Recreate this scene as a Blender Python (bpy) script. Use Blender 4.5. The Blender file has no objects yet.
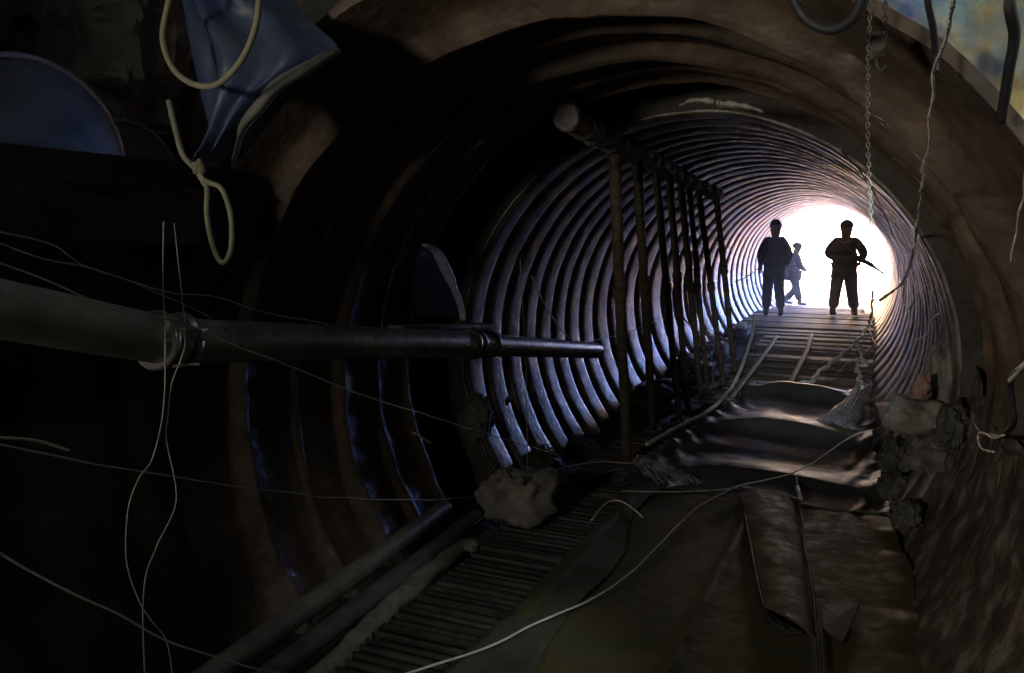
import bpy, bmesh, math, random
from mathutils import Vector, noise, Matrix
random.seed(7)
PI = math.pi
SC = bpy.context.scene
COL = SC.collection

# ------------------------------------------------------------------ camera model (1024 x 673)
F = 800.0; VX, VY = 869.05, 236.6; CX, CY = 512.0, 336.5
CAM = Vector((1.022, 0.0, 0.775))
_v = Vector(((VX-CX)/F, -(VY-CY)/F, 1.0)).normalized()
_t = math.atan(-(VY-CY)/F)
_Y = _v; _Z = Vector((0, math.cos(_t), -math.sin(_t))); _X = -_Y.cross(_Z)
def ray(px, py):
    d = Vector(((px-CX)/F, -(py-CY)/F, 1.0))
    return Vector((d.dot(_X), d.dot(_Y), d.dot(_Z)))
def atY(px, py, y):
    w = ray(px, py); return CAM + w*(y/w[1])
def atX(px, py, x):
    w = ray(px, py); return CAM + w*((x-CAM[0])/w[0])
def atZ(px, py, z):
    w = ray(px, py); return CAM + w*((z-CAM[2])/w[2])
def atR(px, py, R):
    w = ray(px, py); a = w[0]**2+w[2]**2; b = CAM[0]*w[0]+CAM[2]*w[2]; c = CAM[0]**2+CAM[2]**2-R*R
    return CAM + w*((-b+math.sqrt(b*b-a*c))/a)
def inR(px, py, y, R=1.42):
    q = atR(px, py, R)
    return atY(px, py, min(y, q.y))

cam_d = bpy.data.cameras.new('camera'); cam = bpy.data.objects.new('camera', cam_d); COL.objects.link(cam)
cam_d.sensor_width = 36.0; cam_d.lens = F/1024*36.0; cam_d.clip_start = 0.02; cam_d.clip_end = 500
# world-space camera axes: right, up, forward
rt = Vector((_X[0], _Y[0], _Z[0])); up = Vector((_X[1], _Y[1], _Z[1])); fw = Vector((_X[2], _Y[2], _Z[2]))
M = Matrix((( rt.x, up.x, -fw.x, CAM.x), (rt.y, up.y, -fw.y, CAM.y), (rt.z, up.z, -fw.z, CAM.z), (0, 0, 0, 1)))
cam.matrix_world = M
SC.camera = cam

# ------------------------------------------------------------------ object helpers
def tag(o, label=None, cat=None, group=None, kind=None):
    if label: o['label'] = label
    if cat: o['category'] = cat
    if group: o['group'] = group
    if kind: o['kind'] = kind
    return o
def empty(name, loc=(0, 0, 0), rz=0.0):
    o = bpy.data.objects.new(name, None); COL.objects.link(o); o.location = loc; o.rotation_euler = (0, 0, rz); return o
class MB:
    def __init__(s): s.v = []; s.f = []
    def add(s, vs, fs):
        n = len(s.v); s.v += [tuple(p) for p in vs]; s.f += [tuple(i+n for i in f) for f in fs]; return s
    def box(s, c, size, rz=0.0, rot=None, jit=0.0):
        hx, hy, hz = size[0]/2, size[1]/2, size[2]/2
        R = rot if rot is not None else Matrix.Rotation(rz, 3, 'Z')
        b = min(hx, hy, hz)*0.25; vs = []
        pts = []
        for sx in (-1, 1):
            for sy in (-1, 1):
                for sz in (-1, 1):
                    pts.append(((sx*hx, sy*(hy-b), sz*(hz-b)), (sx*(hx-b), sy*hy, sz*(hz-b)), (sx*(hx-b), sy*(hy-b), sz*hz)))
        bm = bmesh.new()
        for t in pts:
            for p in t:
                q = R @ Vector([p[i]+random.uniform(-jit, jit) for i in range(3)]) + Vector(c)
                bm.verts.new(q)
        bmesh.ops.convex_hull(bm, input=list(bm.verts))
        bm.verts.index_update()
        s.add([v.co[:] for v in bm.verts], [[v.index for v in f.verts] for f in bm.faces]); bm.free(); return s
    def tube(s, pts, r, seg=8, closed=False, caps=True, flat=1.0):
        pts = [Vector(p) for p in pts]; n = len(pts)
        rs = r if isinstance(r, (list, tuple)) else [r]*n
        prev = None; vs = []
        for i, p in enumerate(pts):
            if closed: d = pts[(i+1) % n]-pts[i-1]
            else: d = pts[min(i+1, n-1)]-pts[max(i-1, 0)]
            if d.length < 1e-9: d = Vector((0, 0, 1))
            d.normalize()
            if prev is None:
                a = Vector((0, 0, 1)) if abs(d.z) < .9 else Vector((1, 0, 0))
            else: a = prev
            u = (a-d*a.dot(d))
            if u.length < 1e-6: u = d.orthogonal()
            u.normalize(); prev = u; w = d.cross(u)
            for k in range(seg):
                t = 2*PI*k/seg; vs.append(p+u*math.cos(t)*rs[i]*flat+w*math.sin(t)*rs[i])
        fs = []
        m = n if closed else n-1
        for i in range(m):
            j = (i+1) % n
            for k in range(seg):
                l = (k+1) % seg; fs.append((i*seg+k, i*seg+l, j*seg+l, j*seg+k))
        if caps and not closed:
            fs.append(tuple(range(seg))[::-1]); fs.append(tuple((n-1)*seg+k for k in range(seg)))
        return s.add(vs, fs)
    def build(s, name, mat, parent=None, smooth=True, auto=None):
        me = bpy.data.meshes.new(name); me.from_pydata(s.v, [], s.f); me.validate(); me.update()
        bm = bmesh.new(); bm.from_mesh(me); bmesh.ops.recalc_face_normals(bm, faces=bm.faces); bm.to_mesh(me); bm.free()
        me.materials.append(mat)
        me.polygons.foreach_set('use_smooth', [smooth]*len(me.polygons))
        if auto and smooth:
            me.set_sharp_from_angle(angle=math.radians(auto))
        o = bpy.data.objects.new(name, me); COL.objects.link(o)
        if parent: o.parent = parent
        return o
def catmull(pts, n=6, closed=False):
    pts = [Vector(p) for p in pts]; out = []; N = len(pts)
    rng = N if closed else N-1
    for i in range(rng):
        if closed: p0, p1, p2, p3 = pts[i-1], pts[i], pts[(i+1) % N], pts[(i+2) % N]
        else: p0, p1, p2, p3 = pts[max(i-1, 0)], pts[i], pts[i+1], pts[min(i+2, N-1)]
        for k in range(n):
            t = k/n
            out.append(.5*((2*p1)+(p2-p0)*t+(2*p0-5*p1+4*p2-p3)*t*t+(3*p1-p0-3*p2+p3)*t**3))
    if not closed: out.append(pts[-1])
    return out
def wob(pts, a, fq=6.0, seed=0.0):
    return [p+Vector(noise.noise_vector(Vector((p.x*fq+seed, p.y*fq, p.z*fq))))*a for p in pts]
def fbm(x, y, z, o=4): return noise.fractal(Vector((x, y, z)), 1.0, 2.0, o)

# ------------------------------------------------------------------ materials
def mat(name, c1, c2=None, c3=None, scale=4.0, rough=.6, rough2=None, metal=0.0, bump=.3, bscale=20.0, spec=.5, dist=.02, thr=(.35, .65), detail=8):
    m = bpy.data.materials.new(name); m.use_nodes = True; nt = m.node_tree; b = nt.nodes['Principled BSDF']
    N = nt.nodes.new; L = nt.links.new
    tc = N('ShaderNodeTexCoord'); out = tc.outputs['Object']
    n1 = N('ShaderNodeTexNoise'); n1.inputs['Scale'].default_value = scale; n1.inputs['Detail'].default_value = detail; n1.inputs['Roughness'].default_value = .65
    L(out, n1.inputs['Vector'])
    cr = N('ShaderNodeValToRGB'); e = cr.color_ramp.elements
    e[0].position = thr[0]; e[0].color = (*c1, 1); e[1].position = thr[1]; e[1].color = (*(c2 or c1), 1)
    if c3: x = e.new((thr[0]+thr[1])/2); x.color = (*c3, 1)
    L(n1.outputs['Fac'], cr.inputs['Fac']); L(cr.outputs['Color'], b.inputs['Base Color'])
    n2 = N('ShaderNodeTexNoise'); n2.inputs['Scale'].default_value = bscale; n2.inputs['Detail'].default_value = 6
    L(out, n2.inputs['Vector'])
    mr = N('ShaderNodeMapRange'); mr.inputs['From Min'].default_value = .3; mr.inputs['From Max'].default_value = .7
    mr.inputs['To Min'].default_value = rough; mr.inputs['To Max'].default_value = rough if rough2 is None else rough2
    L(n2.outputs['Fac'], mr.inputs['Value']); L(mr.outputs['Result'], b.inputs['Roughness'])
    bp = N('ShaderNodeBump'); bp.inputs['Strength'].default_value = bump; bp.inputs['Distance'].default_value = dist
    L(n2.outputs['Fac'], bp.inputs['Height']); L(bp.outputs['Normal'], b.inputs['Normal'])
    b.inputs['Metallic'].default_value = metal; b.inputs['Specular IOR Level'].default_value = spec
    return m
def plain(name, c, rough=.6, metal=0.0): return mat(name, c, tuple(x*.7 for x in c), scale=15, rough=rough, rough2=min(1, rough+.15), metal=metal, bump=.15, bscale=60)

m_culv = mat('weathered_steel', (.05, .044, .038), (.34, .30, .26), (.17, .15, .13), scale=3.6, rough=.30, rough2=.65, metal=.3, bump=.5, bscale=28, spec=.7, dist=.006, thr=(.38, .64))
m_near = mat('rusty_liner', (.042, .032, .024), (.17, .118, .078), (.085, .058, .038), scale=3.2, rough=.36, rough2=.9, metal=.0, bump=.8, bscale=16, spec=.6, dist=.012, thr=(.3, .72))
m_soil = mat('black_soil', (.012, .011, .010), (.03, .027, .024), scale=3, rough=.95, bump=.8, bscale=12, dist=.02, spec=.1)
m_liner_shade = mat('shaded_liner', (.018, .016, .014), (.06, .052, .044), scale=4, rough=.8, rough2=1.0, bump=.6, bscale=20, dist=.01, spec=.12)  # liner in a darker copy, the trough's shade put into its colour
m_mud = mat('dark_mud', (.03, .026, .02), (.075, .065, .05), scale=3, rough=.7, bump=1, bscale=12, dist=.03)
m_head = mat('painted_rock', (.06, .15, .34), (.50, .42, .16), (.20, .30, .30), scale=2.6, rough=.6, bump=1, bscale=9, dist=.03, thr=(.38, .62))
m_tarp = mat('blue_tarp', (.009, .022, .10), (.04, .06, .095), scale=3, rough=.5, bump=.5, bscale=12, dist=.02)
m_hem = mat('grey_hem', (.07, .075, .07), (.15, .15, .125), scale=8, rough=.8, bump=.7, bscale=25, dist=.01)
m_rock = mat('grey_rock', (.04, .045, .04), (.12, .12, .10), scale=4, rough=.8, bump=1, bscale=10, dist=.03)
m_debris = mat('dusty_stone', (.09, .08, .07), (.22, .20, .18), scale=9, rough=.85, bump=.8, bscale=30, dist=.01)
m_redrock = mat('reddish_stone', (.20, .10, .07), (.36, .22, .16), scale=9, rough=.85, bump=.8, bscale=30, dist=.01)
m_sheet = mat('olive_rubber', (.055, .055, .028), (.10, .088, .042), scale=1.6, rough=.5, rough2=.75, bump=.35, bscale=14, dist=.008, spec=.3)
m_sheet2 = mat('grey_green_rubber', (.05, .055, .042), (.11, .115, .09), scale=2.2, rough=.36, rough2=.6, bump=.4, bscale=18, dist=.008, spec=.45)
m_sheet3 = mat('black_plastic', (.035, .042, .04), (.07, .078, .072), scale=3, rough=.40, rough2=.6, bump=.3, bscale=22, dist=.006, spec=.5)
m_crump = mat('crumpled_plastic', (.10, .11, .13), (.55, .57, .62), scale=9, rough=.35, rough2=.6, bump=.4, bscale=40, dist=.006)
m_wood = mat('dirty_planks', (.035, .028, .024), (.10, .08, .065), scale=6, rough=.65, rough2=.9, bump=.6, bscale=26, dist=.008)
m_pipe = mat('dull_steel_pipe', (.20, .205, .19), (.34, .34, .31), (.27, .27, .25), scale=7, rough=.22, rough2=.42, metal=.35, bump=.25, bscale=40, dist=.003)
m_pipe1 = mat('dirty_pipe', (.15, .155, .13), (.26, .26, .22), scale=9, rough=.6, rough2=.8, metal=.1, bump=.35, bscale=35, dist=.004)
m_pipe2 = mat('dark_pipe', (.09, .095, .11), (.18, .185, .20), scale=8, rough=.35, rough2=.6, metal=.3, bump=.3, bscale=40, dist=.003)
m_log = mat('muddy_timber', (.12, .115, .095), (.26, .25, .21), scale=10, rough=.85, bump=1, bscale=26, dist=.012)
m_grate = mat('dark_grating', (.035, .032, .03), (.08, .07, .06), scale=10, rough=.6, metal=.2, bump=.4, bscale=50, dist=.003)
m_pole = mat('rusted_pole', (.06, .052, .04), (.18, .14, .10), scale=14, rough=.6, bump=.6, bscale=50, dist=.004)
m_bar = mat('wrapped_timber', (.22, .20, .19), (.55, .51, .48), scale=14, rough=.8, bump=1, bscale=40, dist=.012)
m_wlight = plain('pale_cable', (.88, .86, .80), .4)
_nt = m_wlight.node_tree; _b = _nt.nodes['Principled BSDF']; _mx = _nt.nodes.new('ShaderNodeMixShader'); _tr = _nt.nodes.new('ShaderNodeBsdfTranslucent'); _tr.inputs['Color'].default_value = (.9, .9, .88, 1)
_mx.inputs[0].default_value = .05; _nt.links.new(_b.outputs[0], _mx.inputs[1]); _nt.links.new(_tr.outputs[0], _mx.inputs[2]); _nt.links.new(_mx.outputs[0], _nt.nodes['Material Output'].inputs['Surface'])
m_wire = plain('grey_wire', (.42, .40, .36), .5)
m_wdark = plain('black_cable', (.03, .03, .035), .5)
m_hose = plain('yellowed_hose', (.22, .21, .14), .6)
m_chain = plain('chain_steel', (.28, .27, .25), .45, .5)
m_light = mat('pale_cloth', (.35, .36, .30), (.5, .52, .45), scale=8, rough=.8, bump=.4)
m_bracket = mat('blue_steel', (.03, .045, .12), (.05, .07, .17), scale=6, rough=.5, bump=.3)
m_edge = mat('worn_blue_edge', (.25, .30, .45), (.5, .55, .68), scale=20, rough=.5, bump=.3)
m_sack = mat('dusty_sacking', (.17, .16, .14), (.34, .32, .28), scale=8, rough=.9, bump=.7, bscale=40, dist=.006)
m_drum = mat('drum_paint', (.035, .045, .045), (.07, .08, .076), scale=4, rough=.9, bump=.3, bscale=18, spec=.1)
m_cloth = plain('dark_workwear', (.045, .045, .055), .85)
m_cloth2 = plain('navy_workwear', (.05, .06, .10), .85)
m_cloth3 = plain('brown_workwear', (.07, .055, .045), .85)
m_skin = plain('skin', (.42, .26, .19), .55)
m_helm = plain('helmet_shell', (.05, .05, .06), .35)
m_strip = plain('reflective_strip', (.85, .85, .85), .35)
m_boot = plain('boot_rubber', (.03, .03, .03), .5)
m_out = mat('pale_ground', (.75, .58, .40), (.88, .70, .50), scale=2, rough=.9, bump=.4)

# ------------------------------------------------------------------ tunnel shells
def revolve(name, prof, m, a0=0.0, a1=2*PI, seg=160, amp=.008, seed=0.0, thick=None):
    mb = MB(); full = abs(a1-a0-2*PI) < 1e-6; n = seg if full else seg+1; vs = []
    for (y, R) in prof:
        for k in range(n):
            t = a0+(a1-a0)*k/seg
            d = amp*noise.noise(Vector((math.cos(t)*3+seed, y*1.6, math.sin(t)*3)))+amp*.6*noise.noise(Vector((math.cos(t)*11, y*7+seed, math.sin(t)*11)))
            vs.append(((R+d)*math.cos(t), y, (R+d)*math.sin(t)))
    fs = []
    for i in range(len(prof)-1):
        for k in range(seg):
            l = (k+1) % n; fs.append((i*n+k, i*n+l, (i+1)*n+l, (i+1)*n+k))
    mb.add(vs, fs); return mb.build(name, m, auto=50)
prof = [(4.86, 1.535), (4.86, 1.50)]
y = 4.87
while y < 25.4:   # wide flat rib tilted slightly, narrow groove; the lining plates get wider deeper in
    P = .345 if y < 6.4 else (.345+(y-6.4)*.10 if y < 10.4 else .745)
    h = 1.0 if y < 6.4 else min(2.1, 1+(y-6.4)*.16)
    for (f, r) in ((0.0, .040), (.03, .024), (.06, .009), (.12, .003), (.25, 0.0), (.42, .001), (.62, .002), (.76, .006), (.83, .018), (.86, .036), (.90, .042), (.96, .042)):
        if y+f*P < 25.45: prof.append((y+f*P, 1.49+r*h))
    y += P
prof.append((25.5, 1.5)); prof.append((25.5, 1.62))
inner = revolve('wall_culvert', prof, m_culv, seg=180); tag(inner, kind='structure')
prof = [(2.42, 1.735), (2.42, 1.70), (2.50, 1.69), (2.62, 1.665), (2.70, 1.655)]
for k, yc in enumerate((2.80, 3.17, 3.54, 3.90)):
    d = (.075, .05, .075, .055)[k]
    prof += [(yc-.075, 1.645-.012*k), (yc-.05, 1.635-.012*k), (yc-.03, 1.625-d*.6-.008*k), (yc-.008, 1.625-d-.004*k), (yc+.012, 1.625-d-.004*k), (yc+.035, 1.625-d*.6-.006*k), (yc+.07, 1.610-.008*k), (yc+.16, 1.60-.006*k), (yc+.24, 1.612-.008*k)]
prof += [(4.19, 1.585), (4.22, 1.555), (4.25, 1.56), (4.26, 1.80)]
near = revolve('wall_liner', prof, m_near, seg=160, amp=.02); tag(near, kind='structure')
rec = revolve('wall_recess', [(4.2, 1.80), (4.4, 1.79), (4.6, 1.80), (4.9, 1.79)], m_mud, seg=96, amp=.05); tag(rec, kind='structure')
col_ = revolve('wall_collar', [(4.87, 1.86), (4.845, 1.70), (4.84, 1.60), (4.85, 1.515), (4.88, 1.512)], m_mud, seg=160, amp=.008); tag(col_, kind='structure')
# lower half pipe that reaches towards the shaft behind the viewer
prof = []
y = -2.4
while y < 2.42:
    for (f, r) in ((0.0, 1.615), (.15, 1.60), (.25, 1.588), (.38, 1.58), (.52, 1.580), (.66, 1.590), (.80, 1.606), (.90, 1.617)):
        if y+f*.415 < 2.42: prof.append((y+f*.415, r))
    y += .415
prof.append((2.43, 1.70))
trough = revolve('wall_trough', prof, m_liner_shade, a0=PI-.64, a1=2*PI+.45, seg=130, amp=.02, seed=5); tag(trough, kind='structure')

# mud bed under everything
def grid(name, m, x0, x1, y0, y1, nx, ny, zf, smooth=True, xf=None, parent=None, thick=0.0):
    vs = []; fs = []
    for j in range(ny+1):
        v = j/ny; y = y0+(y1-y0)*v
        for i in range(nx+1):
            u = i/nx
            a, b = (x0, x1) if xf is None else xf(y)
            x = a+(b-a)*u
            vs.append((x, y, zf(x, y, u, v)))
    for j in range(ny):
        for i in range(nx):
            a = j*(nx+1)+i; fs.append((a, a+1, a+nx+2, a+nx+1))
    if thick:
        n = len(vs); vs += [(p[0], p[1], p[2]-thick) for p in vs]
        fs += [tuple(i+n for i in f[::-1]) for f in list(fs)]
        bd = [i for i in range(nx+1)]+[j*(nx+1)+nx for j in range(1, ny+1)]+[ny*(nx+1)+i for i in range(nx-1, -1, -1)]+[j*(nx+1) for j in range(ny-1, 0, -1)]
        for k in range(len(bd)):
            a, b = bd[k], bd[(k+1) % len(bd)]; fs.append((b, a, a+n, b+n))
    mb = MB(); mb.add(vs, fs); return mb.build(name, m, parent, smooth=smooth, auto=60)
def zdeck(y):
    pts = [(-9, -.90), (9, -.90), (15.5, -.83), (18, -.84), (24, -1.13), (40, -1.3)]
    for (a, b), (c, d) in zip(pts, pts[1:]):
        if y <= c: return b+(d-b)*(y-a)/(c-a)
    return -1.3
def bedz(x, y, u, v):
    z = zdeck(y)-.13+.05*fbm(x*2, y*2, 0)
    if y > 6 : z += .1*max(0, abs(x)-.9)
    if x < -.95: z += .05
    return z
bed = grid('floor_mud', m_mud, -1.45, 1.45, -2.3, 25.4, 34, 280, bedz); tag(bed, kind='structure')

# plank deck (slats across the pipe)
mb = MB(); y = 8.3; k = 0
while y < 25.3:
    z = zdeck(y)-.03
    xl = -.50 if y < 13.5 else (-1.12 if y < 20 else -1.0)
    xl += random.uniform(-.06, .03); xr = (1.16 if y < 19 else .98)+random.uniform(-.05, .02)
    wd = .30 if y < 14 else .42
    mb.box(((xl+xr)/2, y+wd/2, z+random.uniform(-.012, .008)), (xr-xl, wd, .045), rz=random.uniform(-.02, .02), jit=.006)
    y += wd+(random.uniform(.16, .26) if y < 14 else random.uniform(.03, .10))
deck = mb.build('floor_planks', m_wood, auto=35); tag(deck, kind='structure')

# shaft around the viewer: rock head wall with the round opening, side walls, roof, ledges
def headwall(name, m, A0, A1):
    vs = []; fs = []; A = 128; rings = [1.73, 1.77, 1.86, 2.0, 2.2, 2.5, 2.9, 3.4, 4.0, 4.8, 6.0, 7.5]
    for ri, R in enumerate(rings):
        for k in range(A+1):
            t = A0+(A1-A0)*k/A; x, z = R*math.cos(t), R*math.sin(t)
            w = min(1, ri/3)
            yy = 2.62+w*(.22*fbm(x*1.1, z*1.1, 2)+.07*fbm(x*5, z*5, 7))-.10*w*max(0, R-1.8)
            if m is m_rock: yy += .7*min(1, max(0, (R-1.77)/.35))*min(1, max(0, (-math.cos(t)-.25)/.3))
            vs.append((x, yy, z))
    for i in range(len(rings)-1):
        for k in range(A):
            a = i*(A+1)+k; fs.append((a, a+1, a+A+2, a+A+1))
    mb = MB(); mb.add(vs, fs); return mb.build(name, m)
tag(headwall('wall_head_right', m_head, -PI/2, PI/2), kind='structure')
tag(headwall('wall_head_left', m_rock, PI/2, 3*PI/2), kind='structure')
def plate(name, m, corners, nx=30, ny=30, amp=.15):
    a, b, c, d = [Vector(p) for p in corners]; vs = []; fs = []
    nrm = (b-a).cross(d-a).normalized()
    for j in range(ny+1):
        for i in range(nx+1):
            u, v = i/nx, j/ny; p = a*(1-u)*(1-v)+b*u*(1-v)+c*u*v+d*(1-u)*v
            vs.append(p+nrm*amp*fbm(p.x, p.y, p.z))
    for j in range(ny):
        for i in range(nx):
            q = j*(nx+1)+i; fs.append((q, q+1, q+nx+2, q+nx+1))
    mb = MB(); mb.add(vs, fs); return tag(mb.build(name, m), kind='structure')
plate('wall_left', m_rock, [(-4, -3, -2), (-4, 4, -2), (-4, 4, 6), (-4, -3, 6)])
plate('wall_right', m_rock, [(4.2, -3, -2), (4.2, 4, -2), (4.2, 4, 6), (4.2, -3, 6)])
plate('wall_back', m_rock, [(-4.5, -2.7, -2), (4.6, -2.7, -2), (4.6, -2.7, 6), (-4.5, -2.7, 6)])
plate('ceiling', m_rock, [(-4.5, -3, 5.4), (4.6, -3, 5.4), (4.6, 4, 5.4), (-4.5, 4, 5.4)])
mb = MB(); mb.box((-2.9, -.1, .6), (2.5, 5.2, .22), jit=.02)
mb.box((-1.47, -.12, .90), (.36, 5.1, .30), jit=.012)
tag(mb.build('wall_ledge', m_soil), kind='structure')
mb = MB(); mb.box((2.85, .0, .3), (2.7, 5.2, 1.3), jit=.03)
tag(mb.build('wall_bench', m_mud), kind='structure')
# floor under shaft
plate('floor_shaft', m_mud, [(-4.5, -3, -1.75), (4.6, -3, -1.75), (4.6, 3, -1.75), (-4.5, 3, -1.75)], amp=.02)

# outside the far mouth
grid_out = grid('ground_outside', m_out, -14, 14, 25.45, 60, 20, 20, lambda x, y, u, v: zdeck(min(y, 26))-.05+.004*(y-25)+.25*abs(fbm(x*.4, y*.4, 3))*min(1, (y-25.4)/6))
tag(grid_out, kind='structure')

# ------------------------------------------------------------------ rubber and plastic sheets on the floor
def gauss(d, w): return math.exp(-(d/w)**2)
def z_main(x, y, u, v):
    z = -.888+.005*fbm(x*2, y*2, 1)
    z += .035*gauss(x-(-.28+.0*y), .05)*gauss(y-3.9, 1.2)
    z += .03*gauss(x-.42-.02*(y-3.5), .03)*(1 if 2.6 < y < 5.6 else gauss(min(abs(y-2.6), abs(y-5.6)), .2))
    if u > .9: z += (u-.9)*.5*(.4+fbm(y*2, 0, 0))
    if y > 5.1: z -= (y-5.1)*.2
    return z
sh = grid('rubber_sheet', m_sheet, 0, 1, -1.6, 5.45, 60, 170, z_main, xf=lambda y: (-.30+.10*fbm(y*.8, 0, 3)-.02*y+.05, 1.30 if y < 4.3 else 1.30-.12*(y-4.3)), thick=.012)
tag(sh, 'wide olive brown rubber sheet covering the right side of the near floor', 'floor sheet')
def z_left(x, y, u, v):
    z = -.872+.006*fbm(x*3, y*3, 5)
    z += .012*math.sin(y*26+4*fbm(x*2, y*2, 9))*gauss(y-3.3, .6)*(1-u)
    if u < .2: z -= (.2-u)*.25
    return z
sh = grid('rubber_sheet', m_sheet2, 0, 1, -1.6, 5.3, 36, 150, z_left, xf=lambda y: (-.46+.03*fbm(y, 1, 1)+.02*y, .02+.06*fbm(y*1.2, 5, 1)-.035*y), thick=.01)
tag(sh, 'grey green rubber strip with wrinkles, lapped along the left edge of the olive sheet', 'floor sheet')
def z_far(x, y, u, v):
    z = -.885+.01*fbm(x*3, y*3, 4)
    c1 = 5.62+.05*math.sin(x*4); c2 = 6.95+.22*math.cos((x-.35)*2.2)-.1+.06*fbm(x*2, 0, 0); c3 = 8.6+.25*math.cos((x-.25)*2.4)+.08*fbm(x*3, 1, 0); c4 = 6.25+.1*math.sin(x*3+1)
    e = .35+.65*math.sin(PI*min(max(u, 0), 1))
    def ridge(c, h, wf, wb):
        d = y-c; return h*math.exp(-(d/(wf if d < 0 else wb))**2)
    z += ridge(c1, .05*e, .10, .3)+ridge(c2, .11*e, .16, .5)+ridge(c3, .13*e, .14, .4)+ridge(c4, .035*(1-u), .08, .25)
    # small gathers at both sides
    z += .015*(max(0, .25-u)/.25)*math.sin((y*5+x*14)*2.2+3*fbm(x*3, y*2, 1))
    z += .012*(max(0, u-.8)/.2)*math.sin((y*4-x*16)*2.0+3*fbm(x*3, y*2, 1))
    z += .10*max(0, u-.86)
    return z
sh = grid('plastic_sheet', m_sheet3, 0, 1, 5.15, 9.3, 90, 260, z_far, xf=lambda y: (-.44+.085*(y-5.2)+.04*fbm(y*2, 0, 2), 1.22-.05*(y-5.2)+.03*fbm(y*2, 4, 2)), thick=.008)
tag(sh, 'rumpled black plastic sheet with shiny wave folds where the plank deck begins', 'floor sheet')
# flap/patch with dark slits on the olive sheet
pa = [atZ(741, 492, -.872), atZ(796, 497, -.872), atZ(816, 640, -.872), atZ(765, 611, -.872)]
mb = MB(); vs = []; NX, NY = 10, 26
for j in range(NY+1):
    for i in range(NX+1):
        u, v = i/NX, j/NY; p = (pa[0]*(1-u)+pa[1]*u)*(1-v)+(pa[3]*(1-u)+pa[2]*u)*v
        vs.append((p.x, p.y, -.866+.02*(1-u)*u*4+.006*fbm(p.x*6, p.y*6, 0)+.015*(1-u)))
n = len(vs); vs += [(p[0], p[1], p[2]-.012) for p in vs]; fs = []
for j in range(NY):
    for i in range(NX):
        a = j*(NX+1)+i; fs.append((a, a+1, a+NX+2, a+NX+1)); fs.append((a+n, a+NX+1+n, a+NX+2+n, a+1+n))
bd = list(range(NX+1))+[j*(NX+1)+NX for j in range(1, NY+1)]+[NY*(NX+1)+i for i in range(NX-1, -1, -1)]+[j*(NX+1) for j in range(NY-1, 0, -1)]
for k in range(len(bd)):
    a, b = bd[k], bd[(k+1) % len(bd)]; fs.append((b, a, a+n, b+n))
mb.add(vs, fs)
tag(mb.build('rubber_strip', m_sheet, auto=50), 'tapering brown rubber strip lying beside the dark slit on the olive sheet', 'rubber strip')
def flap(name, pts, m, label, cat, z=-.868, h=.004):
    c = sum((Vector(p) for p in pts), Vector())/len(pts); mb = MB(); vs = []; N = len(pts)
    ring = [Vector((p[0], p[1], z)) for p in pts]
    vs = [tuple(p) for p in ring]+[(c.x, c.y, z+h)]+[(p.x, p.y, p.z-.01) for p in ring]+[(c.x, c.y, z+h-.012)]
    fs = [(i, (i+1) % N, N) for i in range(N)]+[((i+1) % N+N+1, i+N+1, 2*N+1) for i in range(N)]+[(i, i+N+1, (i+1) % N+N+1, (i+1) % N) for i in range(N)]
    mb.add(vs, fs); o = mb.build(name, m, smooth=False); return tag(o, label, cat)
flap('rubber_scrap', [atZ(822, 604, -.87), atZ(860, 603, -.87), (atZ(843, 642, -.87)), atZ(822, 628, -.87)], m_grate, 'small folded dark rubber scrap right of the slit in the olive sheet', 'rubber scrap')
flap('rubber_scrap', [atZ(765, 608, -.87), atZ(785, 628, -.87), atZ(803, 632, -.87), (atZ(776, 634, -.87))], m_grate, 'dark rubber scrap at the bottom tip of the tapering strip', 'rubber scrap', h=.012)

# crumpled plastic bunches
def bunch(name, axis, width, m, label, cat, turns=5, height=.09, seed=0.0):
    ax = catmull(axis, 12); mb = MB(); vs = []; fs = []; K = 90; n = len(ax)
    for i, p in enumerate(ax):
        d = (ax[min(i+1, n-1)]-ax[max(i-1, 0)]); d.z = 0; d.normalize(); s = Vector((-d.y, d.x, 0)); u = i/(n-1)
        w = width*(.45+.75*u)*(1+.2*noise.noise(Vector((u*4, seed, 0))))
        if u > .9: w *= 1-(u-.9)*4
        for k in range(K+1):
            v = k/K*2-1; arch = math.sqrt(max(0, 1-v*v))
            zz = height*arch*(.6+.5*math.sin(u*PI))+.010*math.sin(v*30+7*noise.noise(Vector((u*2.5, seed, v))))*arch
            vs.append(p+s*(v*w*.5)+Vector((0, 0, zz+.012*noise.noise(Vector((u*14, v*5, seed))))))
    for i in range(n-1):
        for k in range(K):
            a = i*(K+1)+k; fs.append((a, a+1, a+K+2, a+K+1))
    mb.add(vs, fs); return tag(mb.build(name, m), label, cat)
bunch('plastic_film', [atZ(866, 384, -.84), atZ(855, 404, -.86), atZ(842, 420, -.855), atZ(832, 430, -.855)], .30, m_crump, 'pale crumpled plastic film bunched along the right edge of the black sheet', 'plastic film', height=.09)
bunch('plastic_film', [atZ(640, 458, -.88), atZ(652, 466, -.88), atZ(668, 476, -.88), atZ(682, 487, -.89)], .34, m_crump, 'pale wrinkled plastic film by the foot of the nearest prop', 'plastic film', height=.02, seed=3)

# two pale strips along the deck
def ground_line(pix, z, n=8): return catmull([atZ(px, py, z(i) if callable(z) else z) for i, (px, py) in enumerate(pix)], n)
for pix, lab in (([(729, 400), (750, 373), (765, 353), (777, 336)], 'pale metal strip lying along the left of the plank deck'),
                 ([(790, 384), (799, 366), (807, 350), (812, 334)], 'pale metal strip lying along the middle of the plank deck')):
    mb = MB(); pts = ground_line(pix, lambda i: -.845+.012*i); mb.tube(pts, .032, seg=8, flat=.35)
    tag(mb.build('metal_strip', m_pipe1), lab, 'metal strip', 'strips on the plank deck')

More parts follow.
